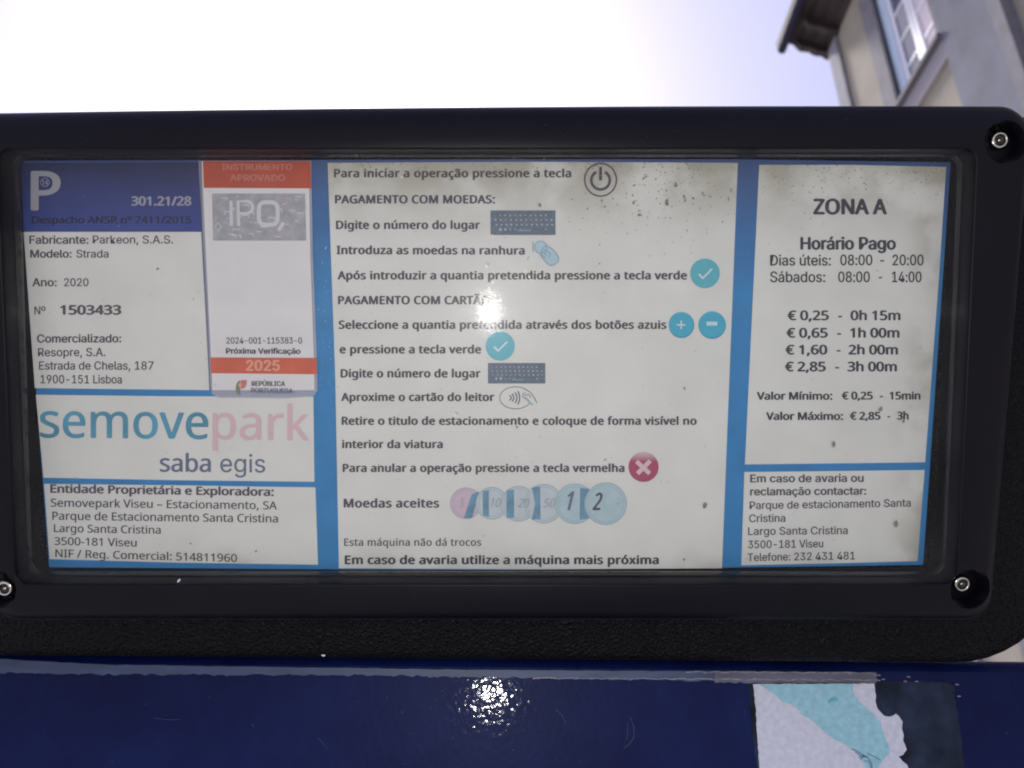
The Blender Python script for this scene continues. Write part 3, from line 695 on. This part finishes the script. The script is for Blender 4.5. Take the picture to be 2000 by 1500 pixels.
t(seal, 'INSTRUMENTO', 433, 332, 571, 332, 11.5, 'orange_dim', 1.4, 'inter', off=s2)
t(seal, 'APROVADO', 449, 353, 557, 353, 12, 'orange_dim', 1.6, 'inter', off=s2)
g = Flat().poly([(414, 378), (596, 378), (598, 470), (416, 470)], s1, 'hologram')
for q in range(46):
    x = rnd.uniform(418, 580); y = rnd.uniform(382, 463); w_, h_ = rnd.uniform(3, 14), rnd.uniform(2, 7); k = rnd.choice(['holo_line', 'holo_pink', 'holo_line'])
    of = s1 + (.01 + q * .0006) * mm
    g.stroke([(x, y), (x + w_, y)], 1.5, of, k); 
    if q % 2: g.stroke([(x + w_, y), (x + w_, y + h_)], 1.5, of, k)
g.ring(426, 443, 7, 8, 1.4, s2, 'holo_line', n=4)
g.ring(517, 0, 1, 1, .1, s2, 'holo_line', n=3) if False else None
g.stroke([(451, 392), (452, 441)], 6, s2 + .01 * mm, 'holo_pale')
g.stroke([(466, 441), (465, 393), (484, 393), (492, 398), (494, 406), (490, 414), (483, 417), (467, 417)], 6, s2 + .01 * mm, 'holo_pale')
sq = [(524 + 18.5 * math.copysign(abs(math.cos(a)) ** .55, math.cos(a)), 417 + 22 * math.copysign(abs(math.sin(a)) ** .55, math.sin(a))) for a in [2 * math.pi * i / 40 for i in range(41)]]
g.stroke(sq, 8, s2 + .01 * mm, 'holo_pale').stroke([(554, 435), (544, 450)], 7, s2 + .02 * mm, 'holo_pale')
g.build('hologram_patch', seal)
t(seal, '2024-001-115383-0', 442, 671, 590, 671, 12, 'ink', .6, 'inter', off=s2)
t(seal, 'Próxima Verificação', 441, 690.5, 587, 691, 10.5, 'ink', 1.6, 'inter', off=s2)
t(seal, '2025', 480, 723.5, 547, 724, 20, 'orange_pale', 3, 'inter', off=s2)
t(seal, 'REPÚBLICA', 491, 753.5, 557, 754, 9, 'ink_light', 1.4, 'inter', off=s2)
t(seal, 'PORTUGUESA', 490, 767, 572, 768, 9, 'slate', 1.4, 'inter', off=s2)
Flat().poly([(466, 744), (469, 743), (469, 771), (463, 769), (460, 759), (462, 749)], s1, 'green').poly([(470, 743), (482, 742), (482, 750), (478, 758), (470, 760)], s1, 'red').disc(469, 752, 3.5, 4.5, s2, 'orange_pale', 14).build('national_emblem', seal)

# ---------- grime behind and on the window: mould specks, thicker at the upper edges
g = Flat()
def speck(x, y, r_, off, k='grime', stretch=1):
    n = rnd.choice((5, 6, 7)); a0 = rnd.uniform(0, 6); rot = rnd.uniform(0, 3.1)
    pts = []
    for i in range(n):
        a = a0 + 2 * math.pi * i / n; q = r_ * rnd.uniform(.55, 1.15); px, py = q * math.cos(a) * stretch, q * math.sin(a)
        pts.append((x + px * math.cos(rot) - py * math.sin(rot), y + px * math.sin(rot) + py * math.cos(rot)))
    g.poly(pts, off, k)
for i in range(230):
    x = rnd.gauss(1290, 110); y = 318 + abs(rnd.gauss(0, 75))
    if 1045 < x < 1440: speck(x, y, rnd.uniform(.5, 1.4) * (1 if rnd.random() < .8 else 1.8), 1.0 * mm, stretch=rnd.uniform(1, 2.2))
for i in range(170):
    x = rnd.uniform(1490, 1842); y = 322 + abs(rnd.gauss(0, 38)); speck(x, y, rnd.uniform(.5, 1.5), 1.0 * mm, stretch=rnd.uniform(1, 2))
for i in range(90):
    x = rnd.uniform(645, 1440); y = 318 + abs(rnd.gauss(0, 9)); speck(x, y, rnd.uniform(.5, 1.6), 1.0 * mm, stretch=rnd.uniform(1, 2))
for i in range(260):
    x = rnd.uniform(70, 1800); y = rnd.uniform(340, 1095); speck(x, y, rnd.uniform(.4, 1.1), 1.0 * mm, stretch=rnd.uniform(1, 1.8))
for (x, y, r_) in [(1377, 987, 5), (1182, 898, 2), (1337, 759, 2.4), (1336, 1093, 2.4), (1750, 1024, 5), (1628, 868, 4), (1720, 799, 4.5), (1765, 823, 3), (1238, 395, 3), (1302, 395, 5), (1248, 420, 3), (1336, 384, 3), (1054, 400, 3.4), (308, 525, 2.4), (378, 584, 1.6), (500, 1077, 2.5), (372, 1062, 2), (1010, 834, 2.3), (1320, 362, 3.6), (1338, 391, 2.6)]:
    speck(x, y, r_, 1.0 * mm, stretch=1.6)
g.build('mould_specks', mo, kind='stuff', label='tiny dark mould specks under the clear window')
g = Flat()
for (x, y) in [(889, 811), (349, 1134), (631, 1280), (1745, 282), (950, 520)]: speck(x, y, 2.4, 13.0 * mm if y < 1150 else 13 * mm, 'bright_fleck', 2)
for i in range(40):
    x = rnd.uniform(610, 640) + 0; y = rnd.uniform(480, 800); speck(x + (y - 480) * .05, y, rnd.uniform(.4, .9), 1.1 * mm, 'bright_fleck')
g.build('pale_flecks', mo, kind='stuff')

# ---------- marks on the cabinet
c1, c2, c3, c4 = .25 * mm, .5 * mm, .75 * mm, .9 * mm
def ragged(xa, xb, yt, yb, jt, jb, step, dt=0, db=0):
    """outline of a strip with a smooth top and a torn lower edge; yt, yb functions of x"""
    top = []; bot = []; x = xa
    while x < xb: top.append((x, yt(x) + rnd.uniform(-jt, jt))); x += step * 2
    top.append((xb, yt(xb)))
    x = xb
    while x > xa: bot.append((x, yb(x) + rnd.choice((-1, 0, 1)) * rnd.uniform(0, jb))); x -= step * rnd.uniform(.5, 1.4)
    bot.append((xa, yb(xa)))
    return top + bot
lerp = lambda x, pts: next(y0 + (y1 - y0) * (x - x0) / (x1 - x0) for (x0, y0), (x1, y1) in zip(pts, pts[1:]) if x <= x1 or x1 == pts[-1][0])
YT = [(-60, 1285), (0, 1287), (200, 1298), (700, 1305), (1000, 1309), (1400, 1311), (1900, 1316)]
YB = [(-60, 1315), (0, 1313), (200, 1317), (700, 1319), (1000, 1323), (1400, 1330), (1900, 1332)]
Flat(CAB).poly(ragged(-60, 1402, lambda x: lerp(x, YT), lambda x: lerp(x, YB), .8, 2.6, 9), c1, 'chip', .2 * mm).build('worn_paint_strip', mo, label='pale worn strip along the cabinet top edge')
tp = Flat(CAB).poly(ragged(1396, 1712, lambda x: lerp(x, YT) - .5, lambda x: lerp(x, YB) + 3, 1, 1.6, 8), c2, 'tape', .3 * mm).build('clear_tape', mo, label='wrinkled tape along the top of the torn poster')
g = Flat(CAB)
for base, amp in ((1314, 2), (1328, 2.2)):
    x = 1040 if base > 1320 else 1340
    while x < 1700:
        Ls = rnd.uniform(22, 60); n = 8
        g.stroke([(x + Ls * i / n, base + (x - 1400) * .006 + amp * math.sin(i / n * math.pi) * -1 + rnd.uniform(-.6, .6)) for i in range(n + 1)], rnd.uniform(1.2, 2.6), c3, 'tape_lip')
        x += Ls * rnd.uniform(.85, 1.15)
for (x, y) in [(1708, 1318), (1716, 1319), (1725, 1327), (1768, 1331), (1790, 1331), (1774, 1322), (1869, 1337), (1873, 1360), (1655, 1327), (1660, 1316)]:
    speckpts = [(x - 4, y), (x - 1, y - 1.6), (x + 3.5, y - .6), (x + 4, y + .8), (x - 1, y + 1.2)]; g.poly(speckpts, c3, 'tape_lip')
g.build('tape_crease', tp)
glue = [(1462, 1334), (1704, 1333), (1760, 1331), (1850, 1333), (1862, 1338), (1866, 1370), (1872, 1400), (1878, 1450), (1884, 1500), (1890, 1560), (1500, 1560), (1478, 1500), (1466, 1400)]
rq = []
for (x0, y0), (x1, y1) in zip(glue, glue[1:] + glue[:1]):
    n = max(1, int(math.hypot(x1 - x0, y1 - y0) / 7))
    for i in range(n): rq.append((x0 + (x1 - x0) * i / n + rnd.uniform(-1.3, 1.3), y0 + (y1 - y0) * i / n + rnd.uniform(-1.3, 1.3)))
Flat(CAB).poly(rq, c1, 'residue', .15 * mm).build('glue_residue', mo, label='grey rectangle of dried poster glue')
wp = [(1471, 1336), (1708, 1335), (1709, 1345), (1711, 1358), (1710, 1370), (1713, 1382), (1720, 1391), (1727, 1398), (1736, 1400), (1744, 1398), (1750, 1394), (1756, 1399), (1763, 1409), (1762, 1425), (1765, 1437), (1764, 1447), (1768, 1455), (1771, 1464), (1764, 1474), (1755, 1478), (1762, 1486), (1772, 1494), (1775, 1503), (1788, 1520), (1790, 1570), (1493, 1570), (1486, 1520), (1483, 1490), (1478, 1420), (1476, 1380)]
def rough(pts, amp, seg=5):
    out = []
    for (x0, y0), (x1, y1) in zip(pts, pts[1:] + pts[:1]):
        n = max(1, int(math.hypot(x1 - x0, y1 - y0) / seg))
        for i in range(n): out.append((x0 + (x1 - x0) * i / n + (rnd.uniform(-amp, amp) if i else 0), y0 + (y1 - y0) * i / n + (rnd.uniform(-amp, amp) if i else 0)))
    return out
post = Flat(CAB).poly(rough(wp, .7), c2, 'poster_white', .25 * mm).build('torn_poster', mo, label='torn white and turquoise poster remnant')
cp = [(1484, 1337), (1668, 1336), (1665, 1348), (1669, 1360), (1680, 1373), (1694, 1384), (1708, 1396), (1720, 1412), (1722, 1428), (1730, 1446), (1738, 1462), (1736, 1474), (1724, 1484), (1716, 1498), (1712, 1560), (1700, 1560), (1694, 1500), (1672, 1468), (1660, 1462), (1648, 1452), (1632, 1445), (1612, 1432), (1596, 1416), (1588, 1408), (1570, 1398), (1556, 1382), (1540, 1374), (1526, 1368), (1512, 1356)]
Flat(CAB).poly(rough(cp, 1.1, 4), c3, 'poster_cyan').build('turquoise_print', post)
Flat(CAB).poly([(1616, 1370), (1622, 1364), (1630, 1361), (1638, 1365), (1634, 1370), (1626, 1369), (1620, 1374)], c4, 'poster_stain').build('stain', post)
g = Flat(CAB)
for pts in ([(1663, 1463), (1672, 1466), (1682, 1472), (1692, 1478)], [(1670, 1468), (1680, 1476), (1688, 1476)], [(1694, 1472), (1706, 1477), (1719, 1484)], [(1677, 1480), (1690, 1476), (1698, 1483), (1703, 1493), (1704, 1508)], [(1688, 1486), (1697, 1487), (1702, 1500)], [(1680, 1484), (1686, 1479), (1696, 1478)]):
    g.stroke(pts, 1.3, c4, 'pen')
g.build('pen_scribble', post)
# nicks and faint scratches in the paint
M['nick'] = mat('pale_paint_nick', (.035, .05, .11), .6, var=.3, vscale=900)
g = Flat(CAB)
for i in range(46):
    x, y = (rnd.gauss(930, 90), 1335 + abs(rnd.gauss(0, 60))) if i < 22 else (rnd.uniform(20, 1980), rnd.uniform(1335, 1495))
    q = rnd.uniform(.5, 1.5); a = rnd.uniform(0, 3.1)
    g.poly([(x + q * rnd.uniform(.6, 1.6) * math.cos(a + k_ * 1.26), y + q * math.sin(a + k_ * 1.26)) for k_ in range(5)], c1, 'nick')
g.stroke([(1231, 1400), (1238, 1420), (1238, 1440), (1230, 1452), (1218, 1462)], .9, c1, 'nick').stroke([(1226, 1410), (1226, 1430), (1224, 1445)], .7, c1 + .01 * mm, 'nick')
g.stroke([(1085, 1385), (1098, 1397), (1104, 1412)], .7, c1, 'nick').stroke([(300, 1402), (330, 1406), (352, 1405)], .6, c1, 'nick').stroke([(620, 1440), (640, 1462)], .6, c1, 'nick')
g.build('paint_nicks', mo, kind='stuff')
g = Flat()
for i in range(60):
    x, y = rnd.choice([(rnd.uniform(5, 1990), rnd.uniform(225, 285)), (rnd.uniform(60, 1850), rnd.uniform(1150, 1210))])
    q = rnd.uniform(.35, .8); a = rnd.uniform(0, 3.1)
    g.poly([(x + q * math.cos(a + k_ * 1.57) * rnd.uniform(.7, 2), y + q * math.sin(a + k_ * 1.57)) for k_ in range(4)], ZF + .05 * mm, 'nick')
g.build('dust_specks', mo, kind='stuff')

# ------------------------------------------------------------------ the phone's own flash, beside its lens; the photograph shows its reflections
hit = HDR.hit(955, 608, ZF - 1.4 * mm)
n_ = HDR.n; dist = (CAM - hit).dot(n_); foot = CAM - n_ * dist
fl = bpy.data.lights.new('phone_flash', 'SPOT'); fl.energy = .48; fl.shadow_soft_size = .0045; fl.spot_size = R(130); fl.spot_blend = .6; fl.color = (1, .98, .95)
fo = bpy.data.objects.new('phone_flash', fl); sc.collection.objects.link(fo)
fo.location = CAM + (hit - foot) * 2; fo.rotation_euler = FW.to_track_quat('-Z', 'Y').to_euler()
